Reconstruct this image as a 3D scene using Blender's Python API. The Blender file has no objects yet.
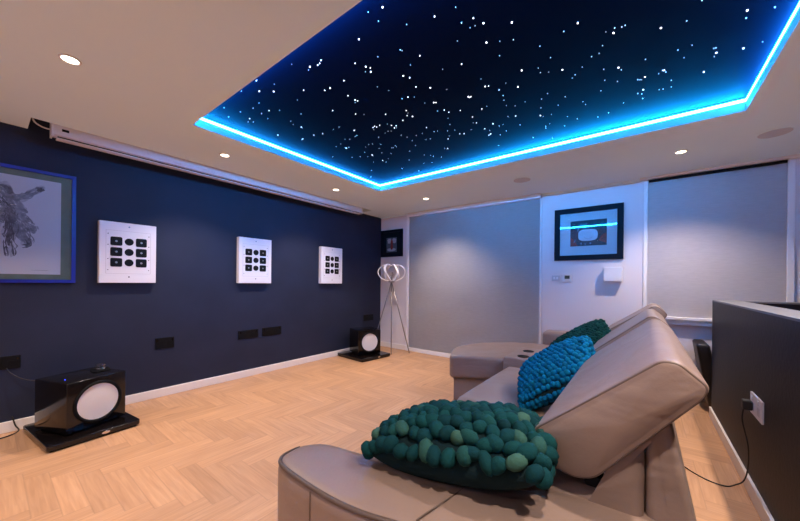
import bpy, bmesh, math, random
from mathutils import Vector, Matrix, Euler, noise
random.seed(7)
C = bpy.context.scene.collection
sc = bpy.context.scene
PI = math.pi
R = math.radians
V = Vector

# ------------------------------------------------------------------ materials
def srgb(*c):
    return tuple(((v/255)/12.92 if v/255 <= .04045 else (((v/255)+.055)/1.055)**2.4) for v in c)

def mat(name, col, rough=.6, metal=0, bump=0, bscale=60, var=0, vscale=8, coat=0, spec=.5, emit=None, estr=0, attr=None, stretch=None):
    m = bpy.data.materials.new(name); m.use_nodes = True
    nt = m.node_tree; b = nt.nodes['Principled BSDF']
    b.inputs['Base Color'].default_value = (*col, 1)
    b.inputs['Roughness'].default_value = rough
    b.inputs['Metallic'].default_value = metal
    b.inputs['Specular IOR Level'].default_value = spec
    b.inputs['Coat Weight'].default_value = coat
    b.inputs['Coat Roughness'].default_value = .04
    if emit:
        b.inputs['Emission Color'].default_value = (*emit, 1)
        b.inputs['Emission Strength'].default_value = estr
    tc = nt.nodes.new('ShaderNodeTexCoord')
    src = tc.outputs['Object']
    if stretch:
        mp = nt.nodes.new('ShaderNodeMapping'); mp.inputs['Scale'].default_value = stretch
        nt.links.new(src, mp.inputs['Vector']); src = mp.outputs['Vector']
    colsrc = None
    if attr:
        a = nt.nodes.new('ShaderNodeAttribute'); a.attribute_name = attr
        mx = nt.nodes.new('ShaderNodeValToRGB')
        return m, nt, b, a, mx, tc
    if var:
        n = nt.nodes.new('ShaderNodeTexNoise'); n.inputs['Scale'].default_value = vscale; n.inputs['Detail'].default_value = 4
        nt.links.new(src, n.inputs['Vector'])
        r = nt.nodes.new('ShaderNodeValToRGB')
        r.color_ramp.elements[0].position = .3; r.color_ramp.elements[1].position = .7
        r.color_ramp.elements[0].color = (*[c*(1-var) for c in col], 1)
        r.color_ramp.elements[1].color = (*[min(1, c*(1+var)) for c in col], 1)
        nt.links.new(n.outputs['Fac'], r.inputs['Fac']); nt.links.new(r.outputs['Color'], b.inputs['Base Color'])
    if bump:
        n2 = nt.nodes.new('ShaderNodeTexNoise'); n2.inputs['Scale'].default_value = bscale; n2.inputs['Detail'].default_value = 5
        nt.links.new(src, n2.inputs['Vector'])
        bp = nt.nodes.new('ShaderNodeBump'); bp.inputs['Strength'].default_value = bump; bp.inputs['Distance'].default_value = .004
        nt.links.new(n2.outputs['Fac'], bp.inputs['Height']); nt.links.new(bp.outputs['Normal'], b.inputs['Normal'])
    return m

M = {}
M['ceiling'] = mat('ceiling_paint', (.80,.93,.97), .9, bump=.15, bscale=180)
M['white_wall'] = mat('white_wall_paint', (.72,.66,.68), .85, bump=.12, bscale=200)
M['navy_wall'] = mat('navy_wall_paint', (.0135,.0180,.042), .62, bump=.3, bscale=160, var=.12, vscale=3, spec=.35)
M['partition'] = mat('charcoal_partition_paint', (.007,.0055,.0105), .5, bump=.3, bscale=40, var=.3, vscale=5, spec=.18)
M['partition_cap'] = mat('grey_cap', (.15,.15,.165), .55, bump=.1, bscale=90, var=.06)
M['skirting'] = mat('skirting_gloss', (.80,.74,.72), .45, bump=.05, bscale=60)
M['trim'] = mat('trim_white', (.82,.79,.80), .5, bump=.05, bscale=60)
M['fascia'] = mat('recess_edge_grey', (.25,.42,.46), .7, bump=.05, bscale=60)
M['star'] = mat('star_panel_black', (.0008,.0050,.0200), .6, bump=.2, bscale=3, spec=.02)
M['star_point'] = mat('star_point_glow', (1,1,1), .5, emit=(1,.93,.95), estr=5)
M['star_point_dim'] = mat('star_point_dim', (1,1,1), .5, emit=(.6,.75,1), estr=1.2)
M['led'] = mat('led_strip_glow', (.2,.6,1), .5, emit=(.013,.30,1.0), estr=140)
M['lamp_glow'] = mat('downlight_glow', (1,1,1), .5, emit=(1,.80,.58), estr=14)
M['trim_ring'] = mat('downlight_trim', (.78,.72,.70), .4)
M['grille'] = mat('speaker_grille', (.60,.58,.59), .8, bump=.5, bscale=600)
M['leather'] = mat('taupe_leather', (.26,.182,.148), .42, bump=.16, bscale=95, var=.05, vscale=6, spec=.45)
M['leather_dark'] = mat('taupe_leather_piping', (.10,.065,.05), .5, bump=.1, bscale=80)
M['leather_seam'] = mat('taupe_leather_seam', (.12,.080,.062), .5, bump=.1, bscale=80)
M['black_gloss'] = mat('black_lacquer', (.005,.0035,.0035), .12, coat=.1, spec=.4, bump=.01, bscale=10)
M['black_matt'] = mat('black_matt', (.005,.005,.006), .5, bump=.1, bscale=90, spec=.15)
M['black_rubber'] = mat('black_rubber', (.004,.004,.005), .6, bump=.2, bscale=120, spec=.15)
M['cone'] = mat('white_cone', (.72,.68,.66), .5, bump=.06, bscale=40)
M['chrome'] = mat('chrome', (.75,.75,.78), .18, metal=1, bump=.02, bscale=40)
M['steel'] = mat('brushed_steel', (.32,.30,.30), .32, metal=1, bump=.05, bscale=90)
M['spk_white'] = mat('speaker_white', (.80,.78,.84), .45, bump=.05, bscale=90)
M['spk_line'] = mat('speaker_groove', (.50,.47,.50), .6, bump=.05, bscale=90)
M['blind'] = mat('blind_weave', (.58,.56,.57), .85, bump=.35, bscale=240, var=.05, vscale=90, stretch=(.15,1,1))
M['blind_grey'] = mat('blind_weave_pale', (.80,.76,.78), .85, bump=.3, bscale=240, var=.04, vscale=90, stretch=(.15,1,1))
M['frame_black'] = mat('frame_black', (.004,.006,.014), .5, bump=.1, bscale=60, spec=.1)
M['frame_blue'] = mat('frame_blue', (.012,.02,.30), .35, bump=.05, bscale=60)
M['mat_green'] = mat('mount_green', (.20,.26,.21), .8, bump=.15, bscale=120, var=.1, vscale=14)
M['paper'] = mat('paper_white', (.84,.84,.92), .8, bump=.05, bscale=200)
M['paper_print'] = mat('print_mount', (.60,.62,.70), .8, bump=.05, bscale=200)
M['charcoal'] = mat('charcoal_stroke', (.16,.16,.20), .9, bump=.2, bscale=200, var=.5, vscale=30)
M['charcoal_soft'] = mat('charcoal_wash', (.62,.62,.70), .9, bump=.2, bscale=200, var=.18, vscale=28)
M['charcoal_mid'] = mat('charcoal_mid', (.33,.33,.40), .9, bump=.2, bscale=200, var=.4, vscale=28)
M['print_dark'] = mat('print_dark', (.022,.030,.055), .6, bump=.05, bscale=100)
M['print_red'] = mat('print_red', (.33,.035,.030), .6, bump=.05, bscale=100, var=.4, vscale=18)
M['print_white'] = mat('print_white', (.60,.66,.78), .6, bump=.05, bscale=100, var=.06)
M['print_grey'] = mat('print_grey', (.12,.16,.23), .6, bump=.05, bscale=100)
M['print_blue'] = mat('print_blue', (.16,.27,.42), .6, bump=.05, bscale=100)
M['plastic_white'] = mat('plastic_white', (.72,.70,.74), .4, bump=.03, bscale=60)
M['plastic_grey'] = mat('plastic_grey', (.50,.48,.53), .4, bump=.03, bscale=60)
M['display'] = mat('display_dark', (.04,.05,.045), .25, bump=.02, bscale=60)
M['fur_blue'] = None
M['chair_leather'] = mat('black_brown_leather', (.009,.005,.004), .45, bump=.25, bscale=90)
M['blue_led'] = mat('blue_indicator', (0,0,1), .5, emit=(.02,.05,1), estr=12)
M['cable_black'] = mat('cable_black', (.012,.010,.010), .5, bump=.05, bscale=60)
M['cable_white'] = mat('cable_white', (.62,.58,.52), .5, bump=.05, bscale=60)
M['housing'] = mat('housing_white', (.68,.63,.62), .5, bump=.05, bscale=60)
M['lamp_band'] = mat('lamp_white_band', (.82,.78,.80), .35, bump=.03, bscale=60)
M['felt_back'] = mat('felt_back_dark', (.008,.022,.026), .95, bump=.4, bscale=150, spec=.1)

def soft_creases(m, scale, dist):
    nt = m.node_tree; b = nt.nodes['Principled BSDF']; old = b.inputs['Normal'].links[0].from_node
    tc = nt.nodes.new('ShaderNodeTexCoord'); mp = nt.nodes.new('ShaderNodeMapping'); mp.inputs['Rotation'].default_value = (0, .7, .3); mp.inputs['Scale'].default_value = (1, .8, 2.6)
    n = nt.nodes.new('ShaderNodeTexNoise'); n.inputs['Scale'].default_value = scale; n.inputs['Detail'].default_value = 2; n.inputs['Distortion'].default_value = .8
    nt.links.new(tc.outputs['Object'], mp.inputs['Vector']); nt.links.new(mp.outputs[0], n.inputs['Vector'])
    bp = nt.nodes.new('ShaderNodeBump'); bp.inputs['Strength'].default_value = .5; bp.inputs['Distance'].default_value = dist
    nt.links.new(n.outputs['Fac'], bp.inputs['Height']); nt.links.new(bp.outputs['Normal'], old.inputs['Normal'])
soft_creases(M['leather'], 3.2, .022)
def glass_mat(name='clear_glass', rough=.0):
    m = bpy.data.materials.new(name); m.use_nodes = True
    nt = m.node_tree; b = nt.nodes['Principled BSDF']
    b.inputs['Base Color'].default_value = (1,1,1,1)
    b.inputs['Transmission Weight'].default_value = 1
    b.inputs['Roughness'].default_value = rough
    b.inputs['IOR'].default_value = 1.45
    return m
M['glass'] = glass_mat()
def pane_mat():
    # thin picture glass: mostly see-through with a mirror-like sheen
    m = bpy.data.materials.new('picture_glass'); m.use_nodes = True
    nt = m.node_tree; nt.nodes.remove(nt.nodes['Principled BSDF'])
    t = nt.nodes.new('ShaderNodeBsdfTransparent'); g = nt.nodes.new('ShaderNodeBsdfGlossy'); g.inputs['Roughness'].default_value = .02
    f = nt.nodes.new('ShaderNodeFresnel'); f.inputs['IOR'].default_value = 1.45
    mx = nt.nodes.new('ShaderNodeMixShader'); out = nt.nodes['Material Output']
    nt.links.new(f.outputs[0], mx.inputs[0]); nt.links.new(t.outputs[0], mx.inputs[1]); nt.links.new(g.outputs[0], mx.inputs[2])
    nt.links.new(mx.outputs[0], out.inputs['Surface'])
    return m
M['pane'] = pane_mat()

def felt(name, c0, c1, c2, bscale=120):
    m, nt, b, a, r, tc = mat(name, c1, .92, attr='tone', spec=.08)
    e = r.color_ramp.elements
    e[0].position = 0; e[0].color = (*c0, 1); e[1].position = 1; e[1].color = (*c2, 1)
    k = r.color_ramp.elements.new(.68); k.color = (*c1, 1)
    nt.links.new(a.outputs['Fac'], r.inputs['Fac']); nt.links.new(r.outputs['Color'], b.inputs['Base Color'])
    n = nt.nodes.new('ShaderNodeTexNoise'); n.inputs['Scale'].default_value = bscale; n.inputs['Detail'].default_value = 6
    nt.links.new(tc.outputs['Object'], n.inputs['Vector'])
    bp = nt.nodes.new('ShaderNodeBump'); bp.inputs['Strength'].default_value = .6; bp.inputs['Distance'].default_value = .003
    nt.links.new(n.outputs['Fac'], bp.inputs['Height']); nt.links.new(bp.outputs['Normal'], b.inputs['Normal'])
    b.inputs['Sheen Weight'].default_value = 0
    return m
M['felt_teal'] = felt('felt_teal_green', (.004,.026,.034), (.006,.050,.052), (.07,.15,.10))
M['felt_blue'] = felt('felt_bright_blue', (.002,.08,.16), (.002,.14,.26), (.004,.19,.34))
M['felt_green'] = felt('felt_dark_green', (.003,.025,.022), (.005,.050,.042), (.012,.08,.06))

def wood_mat():
    m = bpy.data.materials.new('oak_herringbone'); m.use_nodes = True
    nt = m.node_tree; N = nt.nodes; L = nt.links; b = N['Principled BSDF']
    b.inputs['Roughness'].default_value = .42; b.inputs['Specular IOR Level'].default_value = .4
    uv = N.new('ShaderNodeUVMap'); uv.uv_map = 'plank'
    at = N.new('ShaderNodeAttribute'); at.attribute_name = 'tone'
    # grain runs along the plank (u)
    mp = N.new('ShaderNodeMapping'); mp.inputs['Scale'].default_value = (1.6, 26, 1)
    L.new(uv.outputs[0], mp.inputs['Vector'])
    cmb = N.new('ShaderNodeVectorMath'); cmb.operation = 'ADD'
    sc_ = N.new('ShaderNodeVectorMath'); sc_.operation = 'SCALE'; sc_.inputs['Scale'].default_value = 37
    L.new(at.outputs['Vector'], sc_.inputs[0]); L.new(mp.outputs[0], cmb.inputs[0]); L.new(sc_.outputs[0], cmb.inputs[1])
    n = N.new('ShaderNodeTexNoise'); n.inputs['Scale'].default_value = 2.2; n.inputs['Detail'].default_value = 7; n.inputs['Distortion'].default_value = .6
    L.new(cmb.outputs[0], n.inputs['Vector'])
    r = N.new('ShaderNodeValToRGB'); e = r.color_ramp.elements
    e[0].position = .28; e[0].color = (.43,.228,.118,1); e[1].position = .70; e[1].color = (.55,.310,.170,1)
    L.new(n.outputs['Fac'], r.inputs['Fac'])
    # tone per plank
    tr = N.new('ShaderNodeMapRange'); tr.inputs['To Min'].default_value = .90; tr.inputs['To Max'].default_value = 1.08
    L.new(at.outputs['Fac'], tr.inputs['Value'])
    mul = N.new('ShaderNodeVectorMath'); mul.operation = 'SCALE'
    L.new(r.outputs['Color'], mul.inputs[0]); L.new(tr.outputs[0], mul.inputs['Scale'])
    # knots
    mp2 = N.new('ShaderNodeMapping'); mp2.inputs['Scale'].default_value = (3.0, 9, 1)
    L.new(uv.outputs[0], mp2.inputs['Vector'])
    c2 = N.new('ShaderNodeVectorMath'); c2.operation = 'ADD'; L.new(mp2.outputs[0], c2.inputs[0]); L.new(sc_.outputs[0], c2.inputs[1])
    vo = N.new('ShaderNodeTexVoronoi'); vo.inputs['Scale'].default_value = .55; L.new(c2.outputs[0], vo.inputs['Vector'])
    kr = N.new('ShaderNodeMapRange'); kr.inputs['From Min'].default_value = .02; kr.inputs['From Max'].default_value = .12
    kr.inputs['To Min'].default_value = .70; kr.inputs['To Max'].default_value = 1
    L.new(vo.outputs['Distance'], kr.inputs['Value'])
    mul2 = N.new('ShaderNodeVectorMath'); mul2.operation = 'SCALE'
    L.new(mul.outputs[0], mul2.inputs[0]); L.new(kr.outputs[0], mul2.inputs['Scale'])
    # joints: v near 0 / 1 , u ends
    sx = N.new('ShaderNodeSeparateXYZ'); L.new(uv.outputs[0], sx.inputs[0])
    def edge(sock, length, w):
        a = N.new('ShaderNodeMath'); a.operation = 'SUBTRACT'; a.inputs[0].default_value = length; L.new(sock, a.inputs[1])
        mn = N.new('ShaderNodeMath'); mn.operation = 'MINIMUM'; L.new(sock, mn.inputs[0]); L.new(a.outputs[0], mn.inputs[1])
        g = N.new('ShaderNodeMapRange'); g.inputs['From Min'].default_value = w*.4; g.inputs['From Max'].default_value = w
        g.inputs['To Min'].default_value = .84; g.inputs['To Max'].default_value = 1
        L.new(mn.outputs[0], g.inputs['Value']); return g.outputs[0]
    e1 = edge(sx.outputs[0], PL, .004); e2 = edge(sx.outputs[1], PW, .004)
    mm = N.new('ShaderNodeMath'); mm.operation = 'MINIMUM'; L.new(e1, mm.inputs[0]); L.new(e2, mm.inputs[1])
    mul3 = N.new('ShaderNodeVectorMath'); mul3.operation = 'SCALE'
    L.new(mul2.outputs[0], mul3.inputs[0]); L.new(mm.outputs[0], mul3.inputs['Scale'])
    L.new(mul3.outputs[0], b.inputs['Base Color'])
    bp = N.new('ShaderNodeBump'); bp.inputs['Strength'].default_value = .25; bp.inputs['Distance'].default_value = .002
    L.new(n.outputs['Fac'], bp.inputs['Height']); L.new(bp.outputs['Normal'], b.inputs['Normal'])
    return m
PL, PW = .50, .10
M['oak'] = wood_mat()

# ------------------------------------------------------------------ object helpers
def mw(o):
    m = o.matrix_basis.copy()
    while o.parent:
        o = o.parent; m = o.matrix_basis @ m
    return m
def obj(name, bm, m, parent=None, world=True, smooth=False, angle=35):
    """link bm as one mesh object; world=True: coordinates are world ones, moved into the parent's frame"""
    if parent is not None and world:
        bm.transform(mw(parent).inverted())
    me = bpy.data.meshes.new(name)
    if smooth:
        for f in bm.faces: f.smooth = True
        for e in bm.edges:
            if len(e.link_faces) == 2 and e.calc_face_angle(0) > R(angle): e.smooth = False
    bm.normal_update(); bm.to_mesh(me); bm.free()
    me.materials.append(m)
    o = bpy.data.objects.new(name, me); C.objects.link(o)
    if parent is not None: o.parent = parent
    return o
def tag(o, label=None, cat=None, group=None, kind=None):
    if label: o['label'] = label
    if cat: o['category'] = cat
    if group: o['group'] = group
    if kind: o['kind'] = kind
    return o
def thing(name, loc, label, cat, rz=0, group=None):
    o = bpy.data.objects.new(name, None); C.objects.link(o)
    o.location = loc; o.rotation_euler = (0, 0, rz); o.empty_display_size = .1
    return tag(o, label, cat, group)
def struct(name, bm, m, parent=None, smooth=False):
    o = obj(name, bm, m, parent, smooth=smooth)
    if parent is None: o['kind'] = 'structure'
    return o
def dup(root, loc, rz=0, label=None, group=None):
    r = root.copy(); C.objects.link(r); r.location = loc; r.rotation_euler = (0, 0, rz)
    if label: r['label'] = label
    if group: r['group'] = group
    def rec(src, dst):
        for ch in list(src.children):
            c = ch.copy(); C.objects.link(c); c.parent = dst
            rec(ch, c)
    rec(root, r)
    return r

# ------------------------------------------------------------------ mesh helpers
def BM(): return bmesh.new()
def box(bm, a, b, bev=0, seg=2):
    a, b = V(a), V(b); c = (a+b)/2; s = b-a
    r = bmesh.ops.create_cube(bm, size=1, matrix=Matrix.Translation(c) @ Matrix.Diagonal((*[abs(x) for x in s], 1)))
    if bev:
        es = {e for v in r['verts'] for e in v.link_edges}
        bmesh.ops.bevel(bm, geom=list(es), offset=bev, segments=seg, affect='EDGES', profile=.5)
    return bm
def boxes(*l, bev=0):
    bm = BM()
    for a, b in l: box(bm, a, b, bev)
    return bm
def cyl(bm, c, r, h, axis='z', n=32, r2=None):
    rot = {'z': Matrix(), 'x': Matrix.Rotation(PI/2, 4, 'Y'), 'y': Matrix.Rotation(PI/2, 4, 'X')}[axis]
    bmesh.ops.create_cone(bm, cap_ends=True, segments=n, radius1=r, radius2=r if r2 is None else r2, depth=h,
                          matrix=Matrix.Translation(c) @ rot)
    return bm
def tube(bm, pts, r, n=8, closed=False):
    pts = [V(p) for p in pts]; k = len(pts); rings = []
    up = V((0,0,1)); prev = None
    for i, p in enumerate(pts):
        if closed: t = pts[(i+1) % k] - pts[i-1]
        else: t = pts[min(i+1, k-1)] - pts[max(i-1, 0)]
        t.normalize()
        if prev is None:
            a = up if abs(t.dot(up)) < .9 else V((1,0,0))
            u = t.cross(a).normalized()
        else:
            u = (prev - t*prev.dot(t)).normalized()
        prev = u; w = t.cross(u)
        rr = r[i] if isinstance(r, (list, tuple)) else r
        rings.append([bm.verts.new(p + u*math.cos(2*PI*j/n)*rr + w*math.sin(2*PI*j/n)*rr) for j in range(n)])
    for i in range(k if closed else k-1):
        A, B = rings[i], rings[(i+1) % k]
        for j in range(n):
            bm.faces.new((A[j], A[(j+1) % n], B[(j+1) % n], B[j]))
    if not closed:
        bm.faces.new(rings[0][::-1]); bm.faces.new(rings[-1])
    return bm
def smoothpath(pts, k=8, closed=False):
    pts = [V(p) for p in pts]; out = []; n = len(pts)
    for i in range(n if closed else n-1):
        if closed: p0, p1, p2, p3 = pts[i-1], pts[i], pts[(i+1) % n], pts[(i+2) % n]
        else: p0, p1, p2, p3 = pts[max(i-1, 0)], pts[i], pts[i+1], pts[min(i+2, n-1)]
        for j in range(k):
            t = j/k
            out.append(.5*((2*p1) + (p2-p0)*t + (2*p0-5*p1+4*p2-p3)*t*t + (3*p1-p0-3*p2+p3)*t**3))
    if not closed: out.append(pts[-1])
    return out
def round_poly(pts, r, seg=5):
    """round the corners of a 2D polygon; r a number or one per corner"""
    out = []; n = len(pts); P = [V((*p, 0)) for p in pts]
    for i in range(n):
        p, a, b = P[i], P[i-1], P[(i+1) % n]
        ri = r[i] if isinstance(r, (list, tuple)) else r
        d1 = (a-p); d2 = (b-p); l1, l2 = d1.length, d2.length; d1.normalize(); d2.normalize()
        q = min(ri, l1*.48, l2*.48)
        s, e = p+d1*q, p+d2*q
        if ri <= 0: out.append((p.x, p.y)); continue
        for j in range(seg+1):
            t = j/seg
            w = (1-t)**2*s + 2*t*(1-t)*p + t*t*e
            out.append((w.x, w.y))
    return out
def resample(poly, step):
    out = []; n = len(poly)
    for i in range(n):
        a, b = V((*poly[i], 0)), V((*poly[(i+1) % n], 0))
        k = max(1, int((b-a).length/step))
        for j in range(k):
            q = a.lerp(b, j/k); out.append((q.x, q.y))
    return out
def inset(poly, d):
    n = len(poly); area = sum(poly[i-1][0]*poly[i][1]-poly[i][0]*poly[i-1][1] for i in range(n))
    s = 1 if area > 0 else -1
    out = []
    for i in range(n):
        a, p, b = poly[i-1], poly[i], poly[(i+1) % n]
        e1 = V((p[0]-a[0], p[1]-a[1])); e2 = V((b[0]-p[0], b[1]-p[1]))
        t = (e1.normalized() if e1.length > 1e-9 else V((0, 0))) + (e2.normalized() if e2.length > 1e-9 else V((0, 0)))
        if t.length < 1e-6: out.append(p); continue
        t.normalize(); nrm = V((-t.y, t.x))*s
        out.append((p[0]+nrm.x*d, p[1]+nrm.y*d))
    return out
def prism(bm, poly, a0, a1, axis='z', r=.02, bulge=0, seg=4, mid=1, dz=None, rb=None):
    """loft a 2D outline along an axis with rounded end edges and slightly domed ends.
    axis z: poly=(x,y); axis y: poly=(x,z)"""
    def put(u, v, w):
        if axis == 'z': return V((u, v, w))
        if axis == 'y': return V((u, w, v))
        return V((w, u, v))
    cx = sum(p[0] for p in poly)/len(poly); cy = sum(p[1] for p in poly)/len(poly)
    rb = r if rb is None else rb
    secs = []
    def shrink(base, f): return [(cx+(p[0]-cx)*f, cy+(p[1]-cy)*f) for p in base]
    bi = inset(poly, rb)
    for f in (.25, .5, .75, .92): secs.append((shrink(bi, f), a0 - bulge*(1-f*f)))
    for j in range(seg+1):
        th = PI/2*j/seg; secs.append((inset(poly, rb*(1-math.sin(th))), a0 + rb*(1-math.cos(th))))
    for j in range(1, mid+1): secs.append((poly, a0+rb + (a1-a0-rb-r)*j/(mid+1)))
    for j in range(seg, -1, -1):
        th = PI/2*j/seg; secs.append((inset(poly, r*(1-math.sin(th))), a1 - r*(1-math.cos(th))))
    ti = inset(poly, r)
    for f in (.92, .75, .5, .25): secs.append((shrink(ti, f), a1 + bulge*(1-f*f)))
    rings = [[bm.verts.new(put(p[0], p[1], w)) for p in s] for s, w in secs]
    n = len(poly)
    for i in range(len(rings)-1):
        for j in range(n):
            bm.faces.new((rings[i][j], rings[i][(j+1) % n], rings[i+1][(j+1) % n], rings[i+1][j]))
    c0 = bm.verts.new(put(cx, cy, a0-bulge)); c1 = bm.verts.new(put(cx, cy, a1+bulge))
    for j in range(n):
        bm.faces.new((rings[0][(j+1) % n], rings[0][j], c0)); bm.faces.new((rings[-1][j], rings[-1][(j+1) % n], c1))
    bmesh.ops.recalc_face_normals(bm, faces=bm.faces[:])
    return bm
def rbox(bm, a, b, r=.04, puff=(0,0,0), seg=4, inner=8, fn=None):
    """rounded, slightly puffed box"""
    a, b = V(a), V(b); c = (a+b)/2; h = (b-a)/2
    def axis(hh):
        rr = min(r, hh*.98)
        pts = [-hh + rr*(1-math.cos(PI/2*j/seg)) for j in range(seg)] + [-hh+rr+(2*hh-2*rr)*j/inner for j in range(inner+1)]
        pts += [-p for p in pts[:seg]][::-1]
        return pts
    ax = [axis(h[i]) for i in range(3)]
    cache = {}
    def vert(p):
        k = (round(p[0], 6), round(p[1], 6), round(p[2], 6))
        if k not in cache:
            q = V(p); inn = V([max(-(h[i]-min(r, h[i]*.98)), min(h[i]-min(r, h[i]*.98), q[i])) for i in range(3)])
            d = q-inn
            if d.length > 1e-9: q = inn + d.normalized()*min(r, min(h)*.98)
            n = [q[i]/h[i] for i in range(3)]
            for i in range(3):
                j, l = (i+1) % 3, (i+2) % 3
                w = max(0, 1-n[j]**2)*max(0, 1-n[l]**2)
                q[i] += puff[i]*w*max(-1, min(1, n[i]*1.0))
            q = q+c
            if fn: q = fn(q)
            cache[k] = bm.verts.new(q)
        return cache[k]
    for i in range(3):
        j, l = (i+1) % 3, (i+2) % 3
        for s in (-1, 1):
            for u in range(len(ax[j])-1):
                for w in range(len(ax[l])-1):
                    vs = []
                    for (uu, ww) in ((u, w), (u+1, w), (u+1, w+1), (u, w+1)):
                        p = [0, 0, 0]; p[i] = s*h[i]; p[j] = ax[j][uu]; p[l] = ax[l][ww]; vs.append(vert(p))
                    if len(set(vs)) == 4: 
                        try: bm.faces.new(vs)
                        except ValueError: pass
    bmesh.ops.recalc_face_normals(bm, faces=bm.faces[:])
    return bm

# ------------------------------------------------------------------ room
XL, YF, ZC = -3.93, 4.54, 2.40
XR, YB = 2.4, -1.9
CX0, CX1, CY0, CY1, CZ = -2.775, .552, .972, 3.168, 2.485      # star recess in the ceiling
SX, SY0, SY1 = -3.635, .205, 3.96                               # slot for the projector screen
ZT = 2.62
# floor: herringbone planks lying along and across the room
def floor_bm():
    bm = BM(); uvl = bm.loops.layers.uv.new('plank'); tl = bm.faces.layers.float.new('tone')
    x0, x1, y0, y1 = XL-.02, XR+.02, YB-.02, YF+.02
    def plank(x, y, vert):
        w, h = (PW, PL) if vert else (PL, PW)
        if x > x1 or x+w < x0 or y > y1 or y+h < y0: return
        vs = [bm.verts.new((x, y, 0)), bm.verts.new((x+w, y, 0)), bm.verts.new((x+w, y+h, 0)), bm.verts.new((x, y+h, 0))]
        f = bm.faces.new(vs); f[tl] = random.random()
        uvs = [(0,0), (w,0), (w,h), (0,h)]
        if vert: uvs = [(b, a) for a, b in uvs]
        for l, u in zip(f.loops, uvs): l[uvl].uv = u
    for a in range(-90, 91):
        for b in range(-12, 13):
            ox = a*PW + b*PL - .02; oy = a*PW - b*PL + .05
            plank(ox, oy, False); plank(ox, oy+PW, True)
    for co, no in (((x0,0,0),(-1,0,0)), ((x1,0,0),(1,0,0)), ((0,y0,0),(0,-1,0)), ((0,y1,0),(0,1,0))):
        bmesh.ops.bisect_plane(bm, geom=bm.verts[:]+bm.edges[:]+bm.faces[:], plane_co=co, plane_no=no, clear_outer=True)
    return bm
struct('floor', floor_bm(), M['oak'])
struct('wall_left', boxes(((XL-.12, YB-.12, -.02), (XL, YF+.12, ZT+.02))), M['navy_wall'])
struct('wall_far', boxes(((XL, YF, -.02), (XR+.12, YF+.12, ZT+.02))), M['white_wall'])
struct('wall_rear', boxes(((XL, YB-.12, -.02), (XR+.12, YB, ZT+.02))), M['white_wall'])
struct('wall_side', boxes(((XR, YB, -.02), (XR+.12, YF, ZT+.02))), M['white_wall'])
# ceiling with the star recess and the screen slot cut out
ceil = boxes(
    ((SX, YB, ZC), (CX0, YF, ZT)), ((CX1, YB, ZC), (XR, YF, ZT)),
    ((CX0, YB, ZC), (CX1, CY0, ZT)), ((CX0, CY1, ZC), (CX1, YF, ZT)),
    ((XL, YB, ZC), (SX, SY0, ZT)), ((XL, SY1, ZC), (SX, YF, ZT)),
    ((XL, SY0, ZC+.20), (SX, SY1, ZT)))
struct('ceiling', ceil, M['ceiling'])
# skirtings
def skirt(name, a, b): return struct(name, box(BM(), a, b, .004), M['skirting'])
skirt('baseboard_left', (XL, YB, 0), (XL+.018, YF, .085))
skirt('baseboard_far', (XL+.018, YF-.018, 0), (-3.32, YF, .085))
skirt('baseboard_far', (-1.06, YF-.018, 0), (XR, YF, .085))
# charcoal partition round the stair head, L-shaped, with a lighter cap
PX, PY, PZ = .505, 4.05, 1.066
struct('wall_right', boxes(((PX, YB, 0), (PX+.17, PY, PZ-.012)), ((PX+.17, PY-.15, 0), (XR, PY, PZ-.012))), M['partition'])
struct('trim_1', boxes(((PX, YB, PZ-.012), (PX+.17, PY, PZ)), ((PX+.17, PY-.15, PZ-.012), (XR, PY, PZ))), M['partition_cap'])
struct('baseboard_right', box(BM(), (PX-.016, YB, 0), (PX, PY+.0, .088), .003), M['skirting'])
# ceiling edge strips along the far wall
struct('trim_2', boxes(((-1.09, YF-.02, 2.368), (0.0, YF, ZC)), ((1.14, YF-.02, 2.375), (XR, YF, ZC))), M['ceiling'])
struct('trim_3', boxes(((XL, YF-.014, 2.385), (-3.31, YF, ZC))), M['ceiling'])

# windows
w1 = struct('window_1', boxes(((-3.315, YF-.03, .0), (-3.262, YF, 2.37)), ((-1.105, YF-.02, 0), (-1.085, YF, 2.37)), ((-3.262, YF-.03, 0), (-1.105, YF, .062)), bev=.004), M['trim'])
w2 = struct('window_2', boxes(((-.002, YF-.022, .86), (.036, YF, 2.372)), ((1.058, YF-.022, .86), (1.105, YF, 2.372)), bev=.004), M['trim'])
sill = obj('window_sill', boxes(((-.05, YF-.085, .828), (1.16, YF, .858)), ((-.04, YF-.062, .775), (1.15, YF, .826)), bev=.004), M['trim'], w2)
obj('header', box(BM(), (-.04, YF-.055, 2.372), (1.15, YF, ZC), .003), M['trim'], w2)

def wavy_cloth(x0, x1, z0, z1, y, amp, seed, th=.003):
    bm = BM(); nx, nz = 60, 50; g = []
    for i in range(nx+1):
        row = []
        for j in range(nz+1):
            x = x0+(x1-x0)*i/nx; z = z0+(z1-z0)*j/nz
            f = 1 - j/nz
            d = amp*(noise.noise(V((x*1.1+seed, z*.8, seed)))*1.2 + .45*noise.noise(V((x*1.5+z*2.2, z*3.2-x*1.4, seed+3))))*(.25+f)
            ex = min(1, min(i, nx-i)/6); d *= .4+.6*ex
            row.append(bm.verts.new((x, y-amp*.8-d, z)))
        g.append(row)
    for i in range(nx):
        for j in range(nz): bm.faces.new((g[i][j], g[i+1][j], g[i+1][j+1], g[i][j+1]))
    bmesh.ops.solidify(bm, geom=bm.faces[:], thickness=th)
    bmesh.ops.recalc_face_normals(bm, faces=bm.faces[:])
    return bm
b1 = thing('roller_blind', (-2.18, YF-.03, .065), 'wide floor-length grey roller blind over the patio door beside the tripod lamp', 'blind')
obj('blind_fabric', wavy_cloth(-3.256, -1.112, .07, 2.338, YF-.006, .016, 1.3), M['blind'], b1, smooth=True)
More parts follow.
